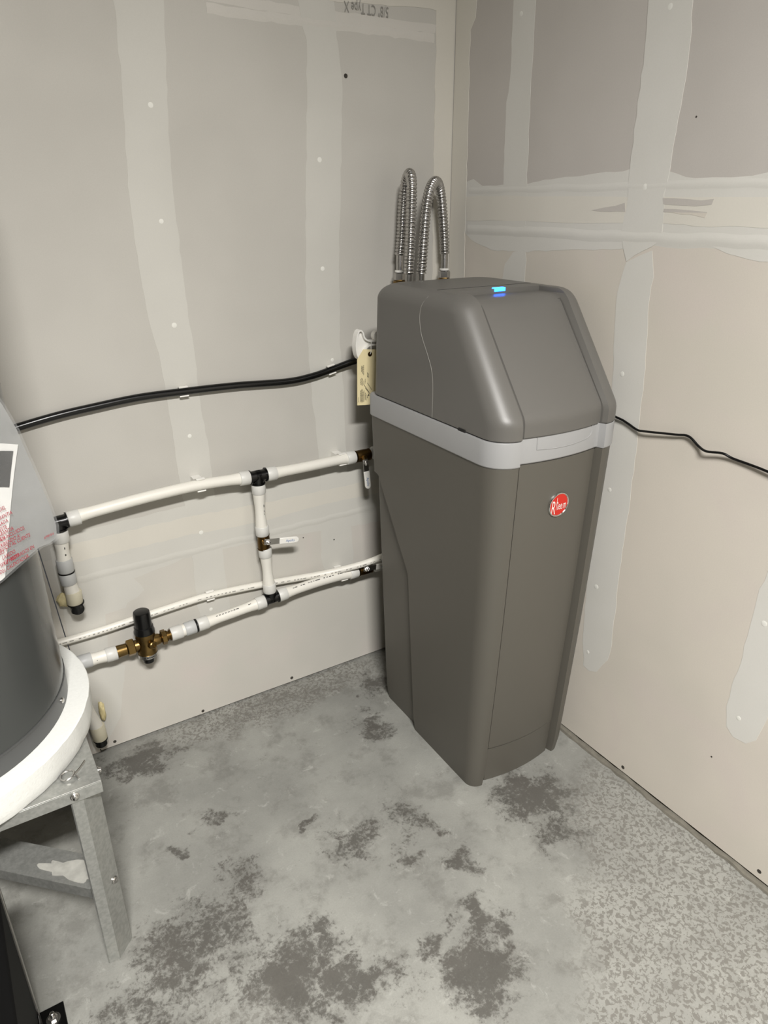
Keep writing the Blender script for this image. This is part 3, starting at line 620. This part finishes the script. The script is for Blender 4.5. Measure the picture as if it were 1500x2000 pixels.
obj('base_cap', *lathe(O+Vector((0,0,0.273)), (0,0,1), [(0,0.010),(0.001,0.0140),(0.012,0.0150),(0.014,0.0190),(0.019,0.0200),(0.0195,0.015)], 28), M_BLACK, pr)
lb = obj('label_ring', *lathe(O+Vector((0,0,0.2935)), (0,0,1), [(0,0.022),(0.0,0.0258),(0.010,0.0258),(0.010,0.022)], 40), M_STEEL, pr)
obj('printed_marks', *join(*[plate([(-0.003,-0.003),(0.003,-0.003),(0.003,0.003),(-0.003,0.003)] if k == 0 else [(-0.002,-0.0012),(0.002,-0.0012),(0.002,0.0012),(-0.002,0.0012)], O+Vector((0.0261*math.sin(a), -0.0261*math.cos(a), 0.2985)), (math.cos(a), math.sin(a), 0), (0,0,1), 0.0002) for k, a in enumerate((-0.55, -0.25, -0.05, 0.15, 0.35))]), M_PRINT, lb, smooth=False)['kind'] = 'stuff'
obj('union_nut', *lathe((px_-0.049,PY,pz-0.0015), (1,0,0.02), [(0,0.018),(0.002,0.0225),(0.018,0.0225),(0.020,0.019)], 6, 0.3), M_BRASS, pr, angle=20)
obj('tailpiece', *lathe((px_-0.086,PY,pz-0.0025), (1,0,0.02), [(0,0.010),(0.0,0.0170),(0.006,0.0170),(0.006,0.0130),(0.012,0.0130),(0.012,0.0165),(0.036,0.0155),(0.038,0.012)], 24), M_BRASS, pr)
obj('union_nut', *lathe((px_+0.040,PY,pz+0.0005), (1,0,0.03), [(0,0.015),(0.0015,0.0200),(0.012,0.0200),(0.0135,0.016)], 8, 0.2), M_BRASS, pr, angle=20)
obj('tailpiece', *lathe((px_+0.053,PY,pz+0.001), (1,0,0.03), [(0,0.0150),(0.004,0.0150),(0.004,0.0120),(0.009,0.0120),(0.009,0.0155),(0.014,0.0155)], 24), M_BRASSD, pr)
obj('test_plug', *lathe(O+Vector((0.006,-0.012,0.331)), (0.42,-1,0.12), [(0,0.0105),(0.016,0.0105),(0.018,0.0085),(0.018,0.0050),(0.016,0.0045)], 20), M_BRASS, pr)

# drain tube
dt = thing('drain_tube', 'thin white drain tube running behind the bypass pipe to the softener', 'tube', (-0.792, -0.013, 0.394))
P = smooth_path([(-1.34,-0.013,0.383),(-1.2,-0.013,0.381),(-1.170,-0.013,0.380),(-1.078,-0.013,0.381),(-0.974,-0.013,0.387),(-0.86,-0.013,0.393),(-0.792,-0.013,0.394),(-0.704,-0.013,0.388),(-0.611,-0.013,0.379),(-0.530,-0.014,0.370),(-0.438,-0.034,0.371),(-0.349,-0.072,0.390),(-0.296,-0.098,0.410),(-0.24,-0.135,0.445)], 0.01)
obj('tube', *tube(P, 0.0098, 16), M_PEX, dt); print_marks(P, dt, (0,-1,0.15), 0.0098, M_PRINTG, 21, 0.1, 0.0034)
# black supply tube
bt = thing('black_tube', 'glossy black tube clipped along the left wall above the white pipes', 'tube', (-0.66, -0.011, 0.96))
obj('tube', *tube(smooth_path([(-1.40,-0.011,0.885),(-1.28,-0.011,0.912),(-1.174,-0.011,0.933),(-1.088,-0.011,0.947),(-1.010,-0.011,0.955),(-0.905,-0.011,0.963),(-0.795,-0.011,0.963),(-0.664,-0.011,0.960),(-0.524,-0.011,0.952),(-0.449,-0.011,0.957),(-0.387,-0.012,0.969),(-0.323,-0.02,0.985),(-0.26,-0.05,1.00),(-0.22,-0.12,1.0)], 0.012), 0.0088, 14), M_BLACK, bt)

# pipe clips: a foot on the wall with two short prongs gripping the pipe
def clip(label, c, d, r):
    c = Vector(c); d = Vector(d).normalized(); n = Vector((0,-1,0)); u = d.cross(n).normalized(); u = u if u.z > 0 else -u
    t = thing('pipe_clip', label, 'clip', c, group='white pipe clips on the left wall')
    def bar(a0, a1, name):
        R = []
        for k in range(6):
            a = a0+(a1-a0)*k/5; e = u*math.cos(a)+n*math.sin(a)
            R.append([c+e*(r+0.0008)-d*0.011, c+e*(r+0.0008)+d*0.011, c+e*(r+0.0042)+d*0.011, c+e*(r+0.0042)-d*0.011])
        obj(name, *loft(R), M_WHITE, t, bev=0.0005)
    bar(-0.9, 0.40, 'prong'); bar(math.pi+0.9, math.pi-0.40, 'prong')
    y0 = c.y+r*0.75
    obj('foot', *plate([(-0.011,-r*0.8),(0.011,-r*0.8),(0.011,r*0.8),(-0.011,r*0.8)], Vector((c.x, y0, c.z)), d, u, (-1 if d.cross(u).y < 0 else 1)*(-0.0012-y0)), M_WHITE, t)
clip('white clip on the upper pipe, left of its black tee', (-0.792,PY,0.731), (1,0,0), PR)
clip('white clip on the upper pipe, right of its black tee', (-0.386,PY,0.722), (1,0,0), PR)
clip('white clip on the lower pipe, near its right-hand valve', (-0.392,PY,0.3562), (1,0,0), PR)
clip('white clip on the thin drain tube', (-0.792,-0.013,0.394), (1,0,0), 0.0098)
clip('white clip on the black tube, left one', (-0.797,-0.011,0.963), (1,0,0), 0.0088)
clip('white clip on the black tube, right one nearer the softener', (-0.392,-0.012,0.9685), (1,0,0.2), 0.0088)

# yellow spray foam plugs
def foam_blob(label, c, s, seed):
    bm = bmesh.new(); bmesh.ops.create_icosphere(bm, subdivisions=3, radius=1.0); rg = random.Random(seed)
    ph = [rg.uniform(0, 6) for _ in range(6)]
    V = []
    for v in bm.verts:
        q = v.co; f = 1+0.16*math.sin(4*q.x+ph[0])*math.sin(5*q.z+ph[1])+0.10*math.sin(9*q.y+ph[2])*math.sin(8*q.x+ph[3])
        V.append((c[0]+q.x*s[0]*f, min(c[1]+q.y*s[1]*f, -0.0006), c[2]+q.z*s[2]*f))
    bm.faces.ensure_lookup_table(); bm.verts.index_update(); F = [tuple(x.index for x in f.verts) for f in bm.faces]; bm.free()
    tag(obj('spray_foam', V, F, M_SPRAY), label, 'foam', 'yellow foam around the pipe stubs')
foam_blob('lump of yellow spray foam beside the upper left pipe drop', (-1.151,-0.013,0.493), (0.016,0.014,0.018), 2)
foam_blob('lumps of pale yellow spray foam beside the pipe stub by the floor', (-1.116,-0.012,0.140), (0.008,0.013,0.030), 5)

# ------------------------------------------------------------------ corrugated hoses
def hose(label, pts, x0, group):
    t = thing('corrugated_hose', label, 'hose', (x0, PY, 1.17), group=group)
    P = smooth_path(pts, 0.0011); L = [0.0]
    for a, b in zip(P, P[1:]): L.append(L[-1]+(b-a).length)
    pitch = 0.0086; rad = []
    for l in L:
        s = abs(math.sin(math.pi*l/pitch)); rad.append(0.0092+0.0043*s**0.6)
    obj('hose', *tube(P, rad, 18), M_STEEL, t)
    a = P[0]; d0 = (P[1]-P[0]).normalized()
    obj('sleeve', *tube([a+Vector((0,0,-0.040)), a-d0*0.0+Vector((0,0,-0.006)), a+d0*0.006], [0.0095,0.0095,0.0095], 18), M_STEEL, t)
    o = Vector((a.x, a.y, a.z-0.072))
    obj('washer', *lathe(o+Vector((0,0,0.030)), (0,0,1), [(0,0.010),(0.0005,0.0130),(0.005,0.0130),(0.006,0.010)], 20), M_WHITE, t)
    obj('nut', *lathe(o+Vector((0,0,0.010)), (0,0,1), [(0,0.015),(0.002,0.0165),(0.017,0.0165),(0.020,0.0125)], 6, 0.4), M_STEEL, t, angle=20)
    obj('adapter', *lathe(o+Vector((0,0,-0.020)), (0,0,1), [(0,0.012),(0.0,0.0150),(0.012,0.0150),(0.012,0.0175),(0.028,0.0175),(0.030,0.014)], 22), M_BRASS, t)
    b = P[-1]
    obj('sleeve', *tube(smooth_path([b, b+Vector((0,0,-0.04)), b+Vector((0,-0.004,-0.14)), b+Vector((0,-0.03,-0.20))], 0.01), 0.0088, 16), M_STEELD, t)
GH = 'corrugated steel hoses behind the softener'
hose('left corrugated stainless steel hose looping up behind the softener', [(-0.197,-0.048,1.252),(-0.190,-0.046,1.30),(-0.185,-0.046,1.38),(-0.184,-0.055,1.425),(-0.191,-0.082,1.4455),(-0.203,-0.110,1.425),(-0.209,-0.119,1.37),(-0.213,-0.121,1.29),(-0.217,-0.121,1.212)], -0.200, GH)
hose('right corrugated stainless steel hose looping wider next to the wall corner', [(-0.052,-0.050,1.250),(-0.055,-0.050,1.29),(-0.062,-0.051,1.345),(-0.073,-0.055,1.395),(-0.095,-0.070,1.425),(-0.125,-0.092,1.425),(-0.152,-0.112,1.400),(-0.166,-0.120,1.355),(-0.173,-0.121,1.28),(-0.178,-0.121,1.212)], -0.050, GH)

# ------------------------------------------------------------------ bypass handle and tag behind the softener
hd = thing('bypass_handle', 'white plastic loop handle sticking out behind the softener', 'handle', (-0.34, -0.10, 1.04))
hp = [(-0.3665,1.069),(-0.3705,1.043),(-0.367,1.018),(-0.358,1.0065),(-0.349,1.010),(-0.342,1.027),(-0.330,1.0385),(-0.311,1.039),(-0.290,1.039),(-0.290,1.052),(-0.311,1.052),(-0.331,1.0545),(-0.342,1.063),(-0.346,1.075),(-0.353,1.0825),(-0.361,1.080)]
ringp = smooth_path([(x,-0.1,z) for x, z in hp]+[(hp[0][0],-0.1,hp[0][1])], 0.003)[:-1]
n = len(ringp); cxy = Vector((-0.350,-0.1,1.045)); R = [[], [], [], []]
for i, p in enumerate(ringp):
    tg = (ringp[(i+1) % n]-ringp[i-1]).normalized(); nn = Vector((tg.z, 0, -tg.x))
    if nn.dot(cxy-p) < 0 and p.x < -0.335: nn = -nn
    if p.x >= -0.335: nn = Vector((0,0,-1 if p.z > 1.0455 else 1))
    q = p+nn*0.0038
    for k, (pt, dy) in enumerate(((p,-0.010),(p,0.010),(q,0.010),(q,-0.010))): R[k].append(pt+Vector((0,dy,0)))
V = [p for r in R for p in r]; F = []
for k in range(4):
    for i in range(n): F.append((k*n+i, k*n+(i+1) % n, ((k+1) % 4)*n+(i+1) % n, ((k+1) % 4)*n+i))
obj('loop', V, F, M_WHITE, hd, bev=0.0012)
obj('web', *loft([[(p.x*0.97-0.0105, -0.101, p.z*0.97+0.0314) for p in ringp], [(p.x*0.97-0.0105, -0.098, p.z*0.97+0.0314) for p in ringp]]), M_WHITE, hd)
obj('hub', *lathe((-0.302,-0.112,1.062), (0.1,1,0), [(0,0.010),(0.002,0.014),(0.020,0.014),(0.022,0.010)], 20), M_WHITE, hd)
tg_ = thing('instruction_tag', 'cream paper instruction tag with grommet hanging from the white loop handle', 'tag', (-0.335, -0.117, 0.88))
ta, tb = Vector((1,0,-0.10)).normalized(), Vector((0.02,0,1)).normalized(); to = Vector((-0.374,-0.117,0.8905))
card = obj('card', *plate([(0,0),(0.075,0),(0.075,0.118),(0.055,0.146),(0.018,0.146),(0,0.120)], to, ta, tb, -0.0007 if ta.cross(tb).y > 0 else 0.0007), M_MANILA, tg_, smooth=False)
gc = to+ta*0.038+tb*0.134+Vector((0,-0.0011,0))
obj('grommet', *lathe(gc, (0,-1,0), [(0,0.003),(0.0,0.0062),(0.0007,0.0062),(0.0008,0.0030)], 18), M_BRASSD, tg_)
obj('string', *tube(smooth_path([gc+Vector((0,-0.001,0)), gc+Vector((0.001,-0.004,0.008)), Vector((-0.327,-0.113,1.040)), Vector((-0.325,-0.1125,1.056))], 0.003), 0.0009, 8), M_WHITE, tg_)
V, F = [], []
rg = random.Random(11)
def tmark(x, y, w_, h_):
    g = plate([(x,y),(x+w_,y),(x+w_,y+h_),(x,y+h_)], to+Vector((0,-0.00105,0)), ta, tb, 0.0001)
    k = len(V); V.extend(g[0]); F.extend([tuple(i+k for i in f) for f in g[1]])
for (x, y0, y1, wd) in [(0.012,0.088,0.104,0.0016),(0.015,0.084,0.104,0.0016),(0.018,0.080,0.106,0.0016),(0.009,0.055,0.070,0.0013),(0.012,0.053,0.072,0.0013),(0.015,0.052,0.071,0.0013),(0.0035,0.008,0.022,0.0010),(0.0095,0.008,0.040,0.0022),(0.0130,0.008,0.043,0.0022),(0.0165,0.008,0.036,0.0014),(0.0195,0.010,0.040,0.0014),(0.023,0.014,0.033,0.0014),(0.026,0.012,0.030,0.0014),(0.019,0.056,0.066,0.0012),(0.023,0.058,0.070,0.0012),(0.030,0.074,0.086,0.0014),(0.033,0.073,0.084,0.0014),(0.033,0.024,0.030,0.003),(0.030,0.018,0.026,0.0012)]:
    y = y0
    while y < y1:
        h_ = rg.uniform(0.0012, 0.004); tmark(x, y, wd, min(h_, y1-y)); y += h_+0.0008
for k in range(14): tmark(0.019+k*0.0012, 0.054-k*0.0016, 0.0010, 0.0022); tmark(0.024+k*0.0011, 0.044-k*0.0012, 0.0009, 0.0018); tmark(0.030+k*0.0010, 0.058-k*0.0014, 0.0016, 0.0010)
obj('printed_marks', V, F, M_PRINT, card, smooth=False)['kind'] = 'stuff'

# power cord on the right wall
pc = thing('power_cord', 'thin black power cord running along the right wall from the softener', 'cord', (-0.006, -0.85, 0.93))
obj('cord', *tube(smooth_path([(-0.012,-0.20,0.86),(-0.012,-0.40,0.915),(-0.011,-0.58,0.938),(-0.008,-0.664,0.931),(-0.006,-0.690,0.925),(-0.007,-0.720,0.917),(-0.012,-0.747,0.921),(-0.009,-0.817,0.932),(-0.007,-0.848,0.936),(-0.006,-0.875,0.921),(-0.014,-0.899,0.919),(-0.012,-0.932,0.924),(-0.006,-0.950,0.918),(-0.006,-0.988,0.916),(-0.008,-1.025,0.914),(-0.008,-1.10,0.905),(-0.006,-1.3,0.88),(-0.006,-1.6,0.80)], 0.006), 0.0026, 10), M_BLACK, pc)

# ------------------------------------------------------------------ water heater on its stand
HC = Vector((-1.472, -0.360, 0.0)); SZ = 0.450
HX0, HX1, HY0, HY1 = -1.744, -1.200, -0.628, -0.092
st = thing('heater_stand', 'galvanised steel water heater stand with angled legs and diagonal braces', 'stand', (HC.x, HC.y, 0))
obj('top_plate', *boxv(HX0, HX1, HY0, HY1, SZ-0.0025, SZ), M_GALV, st, bev=0.0008)
for n_, b in (('front', (HX0,HX1,HY0,HY0+0.0022)), ('rear', (HX0,HX1,HY1-0.0022,HY1))):
    obj('apron', *boxv(b[0],b[1],b[2],b[3],SZ-0.027,SZ-0.0026), M_GALV, st, bev=0.0005)
for x in (HX0, HX1-0.0022):
    obj('apron', *boxv(x, x+0.0022, HY0+0.0025, HY1-0.0025, SZ-0.027, SZ-0.0026), M_GALV, st, bev=0.0005)
for sx in (-1, 1):
    for sy in (-1, 1):
        cx_ = HX1-0.003 if sx > 0 else HX0+0.003; cy_ = HY0+0.003 if sy < 0 else HY1-0.003
        pl_ = [(cx_-sx*0.050, cy_), (cx_-sx*0.031, cy_), (cx_, cy_-sy*0.031), (cx_, cy_-sy*0.050)]
        inn = [(x-sx*0.0022, y-sy*0.0022) for x, y in pl_]
        sec = pl_+inn[::-1]
        lg = obj('leg', *loft([[(x, y, z) for x, y in sec] for z in (0.0, SZ-0.003)]), M_GALV, st, smooth=False)
        if sx > 0 and sy < 0:
            for u, v_, z in ((0.5, 0, 0.185),):
                mid = Vector(((pl_[1][0]+pl_[2][0])/2+0.006, (pl_[1][1]+pl_[2][1])/2+0.006, z)); nd = Vector((1,-1,0)).normalized()
                obj('bolt', *join(lathe(mid, nd, [(0,0.0075),(0.0025,0.0075),(0.004,0.006)], 16), lathe(mid, nd, [(0.003,0.0048),(0.0065,0.0048),(0.007,0.0035)], 6)), M_STEEL, st)
# diagonal braces (flanged channels)
def brace(a, b, z):
    a = Vector(a); b = Vector(b); d = (b-a).normalized(); u = Vector((-d.y, d.x, 0)); w2 = 0.034
    sec = [(-w2,-0.024),(-w2,0.0),(w2,0.0),(w2,-0.024),(w2-0.002,-0.024),(w2-0.002,-0.002),(-w2+0.002,-0.002),(-w2+0.002,-0.024)]
    return obj('brace', *loft([[p+u*x+Vector((0,0,z+h)) for x, h in sec] for p in (a, b)]), M_GALV, st, smooth=False)
q = 0.033
b1 = brace((HX1-q,HY0+q,0), (HX0+q,HY1-q,0), 0.205); b2 = brace((HX0+q,HY0+q,0), (HX1-q,HY1-q,0), 0.178)
# dried mineral patch on the brace
rg = random.Random(5); dd = Vector((HX0-HX1+2*q, HY1-HY0-2*q, 0)).normalized(); uu = Vector((-dd.y, dd.x, 0)); ring_ = []
for k in range(40):
    a = 2*math.pi*k/40; r_ = 0.80+0.16*math.sin(3*a+1.0)+0.10*math.sin(7*a)+0.06*math.sin(11*a+2); ring_.append(Vector((HX1-q,HY0+q,0.2052))+dd*(0.062+0.070*math.cos(a)*r_)+uu*(0.005+0.025*math.sin(a)*r_))
obj('mineral_residue', *loft([ring_, [p+Vector((0,0,0.0007)) for p in ring_]]), M_RESIDUE, b1, smooth=False)
def bolt(c, d):
    obj('bolt', *join(lathe(c, d, [(0,0.0075),(0.002,0.0078),(0.003,0.0066)], 18), lathe(c, d, [(0.002,0.0050),(0.0062,0.0046),(0.0075,0.0030)], 14)), M_STEEL, st)
bolt((-1.246, HY0-0.0001, SZ-0.0135), (0,-1,0)); bolt((HX1+0.0001, -0.585, SZ-0.0135), (1,0,0)); bolt((-1.69, HY0-0.0001, SZ-0.0135), (0,-1,0))

foam = tag(obj('foam_insulation_ring', *lathe((HC.x,HC.y,SZ+0.0004), (0,0,1), [(0,0.20),(0.0005,0.3045),(0.004,0.3060),(0.020,0.3075),(0.0535,0.3072),(0.0546,0.3062),(0.0550,0.3040),(0.0552,0.26)], 128), M_FOAM), 'white polystyrene disc under the grey water heater tank', 'foam pad')
for v in foam.data.vertices:
    rg_ = math.sin(v.co.x*311+v.co.y*173)+math.sin(v.co.x*97-v.co.y*421+v.co.z*300)
    k = 1+0.0016*rg_ if v.co.z > SZ+0.0003 else 1
    v.co.x = HC.x+(v.co.x-HC.x)*k; v.co.y = HC.y+(v.co.y-HC.y)*k
TZ = SZ+0.0560; TR = 0.268
hw_ = thing('water_heater', 'dark grey cylindrical water heater tank at the left edge', 'water heater', (HC.x, HC.y, TZ))
obj('tank', *lathe((HC.x,HC.y,TZ+0.040), (0,0,1), [(0,0.24),(0.0,TR),(1.02,TR),(1.03,TR-0.004),(1.05,TR-0.02),(1.055,0.15)], 96), M_TANK, hw_)
bp = obj('base_pan', *lathe((HC.x,HC.y,TZ), (0,0,1), [(0,0.24),(0.0,TR+0.0005),(0.0345,TR+0.0005),(0.036,TR+0.0018),(0.040,TR+0.0018),(0.0405,TR-0.003)], 96), M_TANKB, hw_)
for a in (-1.45, -0.40, 0.6):
    c = Vector((HC.x+(TR+0.001)*math.cos(a), HC.y+(TR+0.001)*math.sin(a), TZ+0.018)); d = Vector((math.cos(a), math.sin(a), 0))
    obj('screw', *lathe(c-d*0.0008, d, [(0,0.0058),(0.0015,0.0058),(0.0034,0.0040),(0.0036,0.0015)], 14), M_STEEL, hw_)

# cotter pin lying on the stand
cp = thing('cotter_pin', 'small steel ring pin lying on the stand corner', 'pin', (-1.244, -0.596, SZ))
obj('ring', *tube([(-1.249+0.0115*math.cos(a), -0.590+0.0115*math.sin(a), SZ+0.0028+0.004*(1+math.cos(a))*0.5) for a in [2*math.pi*k/24 for k in range(25)]], 0.0018, 8), M_STEEL, cp)
obj('prong', *tube(smooth_path([(-1.239,-0.592,SZ+0.006),(-1.234,-0.602,SZ+0.003),(-1.233,-0.607,SZ+0.002)], 0.003), 0.0018, 8), M_STEEL, cp)
obj('prong', *tube(smooth_path([(-1.239,-0.594,SZ+0.005),(-1.228,-0.585,SZ+0.006),(-1.216,-0.573,SZ+0.009)], 0.003), 0.0018, 8), M_STEEL, cp)

# document pouch taped to the tank
AZ = math.radians(50.3); PD = Vector((math.sin(AZ), math.cos(AZ), 0)); PN = Vector((PD.y, -PD.x, 0))
def on_pouch(t, z, off): return HC+PD*t+PN*(0.272+off)+Vector((0,0,z))
pou = thing('document_pouch', 'cloudy plastic pouch printed in red hanging on the grey tank', 'pouch', on_pouch(0.0, 0.84, 0.0))
pol = [(-0.14,0.825),(-0.06,0.828),(0.029,0.839),(0.074,0.847),(0.116,0.855),(0.138,0.8525),(0.150,0.8545),(0.1555,0.862),(0.1575,0.878),(0.151,0.919),(0.136,0.992),(0.120,1.059),(0.103,1.103),(0.08,1.15),(-0.10,1.18),(-0.16,1.15)]
def wave(t, z): return 0.0015*math.sin(t*28+z*9)+0.0010*math.sin(z*31-t*13)+(0.004*max(0, t-0.06)/0.1)
def sheet(pl2, off, thick):
    bm = bmesh.new(); vs = [bm.verts.new((t, z, 0)) for t, z in pl2]; bm.faces.new(vs)
    bmesh.ops.triangulate(bm, faces=bm.faces); bmesh.ops.subdivide_edges(bm, edges=bm.edges, cuts=3, use_grid_fill=True)
    bm.verts.index_update(); V = [on_pouch(v.co.x, v.co.y, off+wave(v.co.x, v.co.y)) for v in bm.verts]; F = [tuple(x.index for x in f.verts) for f in bm.faces]; bm.free()
    return V, F
pf = obj('pouch_front', *sheet(pol, 0.0075, 0), M_FILM, pou)
obj('pouch_back', *sheet(pol, 0.0015, 0), M_FILMB, pou)
V = []; F = []
def ptext(s, t, z, size, align='RIGHT'):
    g = text_geo(s, size, (0,0,0), (1,0,0), (0,1,0), 0.0, sx=0.82, align=align)
    k = len(V); V.extend([on_pouch(t+p.x, z+p.y, 0.0087+wave(t+p.x, z+p.y)) for p in g[0]]); F.extend([tuple(i+k for i in f) for f in g[1]])
for s, t, z in [('PASADO DEL', 0.064, 0.951), ('UNA GARANTIA', 0.073, 0.939), ('PEGADA', 0.062, 0.930), ('A ESTE', 0.057, 0.921), ('LA GARANTIA', 0.068, 0.914), ('AGENCIA.', 0.051, 0.907), ('NO ESTAN INCLUIDOS', 0.088, 0.906),
                ('ESCRIBIENDO A:', 0.077, 0.897), ('DE SERVICIO AL CLIENTE', 0.096, 0.890), ('NO. 7', 0.047, 0.886), ('LAREDO', 0.061, 0.877), ('C.P. 88290', 0.066, 0.868), ('DE SERIE MOSTRADOS EN', 0.099, 0.867), ('DEL CALENTADOR.', 0.086, 0.857)]:
    ptext(s, t, z-0.004, 0.0088)
ptext('AP9818-6', 0.143, 0.868, 0.0066)
obj('lettering', V, F, M_REDP, pf, smooth=False)['kind'] = 'stuff'
pm = thing('instruction_sheet', 'white instruction sheet with dark picture inside the plastic pouch', 'paper', on_pouch(0.0, 0.80, 0.004))
shp = [(-0.10,0.836),(0.028,0.8405),(0.034,0.842),(0.060,0.905),(0.086,0.967),(0.115,1.036),(0.088,1.046),(-0.08,1.10)]
sh = obj('sheet', *sheet(shp, 0.0045, 0), M_PAPERW, pm)
obj('picture', *sheet([(0.03,0.993),(0.069,0.981),(0.082,0.976),(0.093,1.004),(0.103,1.029),(0.085,1.035),(0.03,1.052)], 0.0058, 0), M_PHOTO, pm)

# black equipment cabinet in the near left corner
bc = thing('equipment_cabinet', 'black metal cabinet side with bolted floor bracket in the bottom left corner', 'cabinet', (-1.60, -0.90, 0))
obj('shell', *boxv(-1.80, -1.387, -1.16, -0.682, 0.012, 0.36), M_BLACKM, bc, bev=0.004)
obj('edge_flange', *boxv(-1.3885, -1.384, -0.690, -0.678, 0.0, 0.362), M_STEELD, bc, bev=0.001)
obj('bracket', *join(boxv(-1.400, -1.345, -0.720, -0.655, 0.0, 0.004), boxv(-1.3868, -1.383, -0.72, -0.693, 0.004, 0.05)), M_BLACK, bc, bev=0.001)
obj('bolt', *join(lathe((-1.366,-0.682,0.004), (0,0,1), [(0,0.0125),(0.0025,0.0125),(0.003,0.010)], 20), lathe((-1.366,-0.682,0.006), (0,0,1), [(0,0.008),(0.006,0.008),(0.007,0.006)], 6), lathe((-1.366,-0.682,0.010), (0,0,1), [(0,0.0042),(0.012,0.0042),(0.013,0.003)], 12)), M_STEEL, bc)
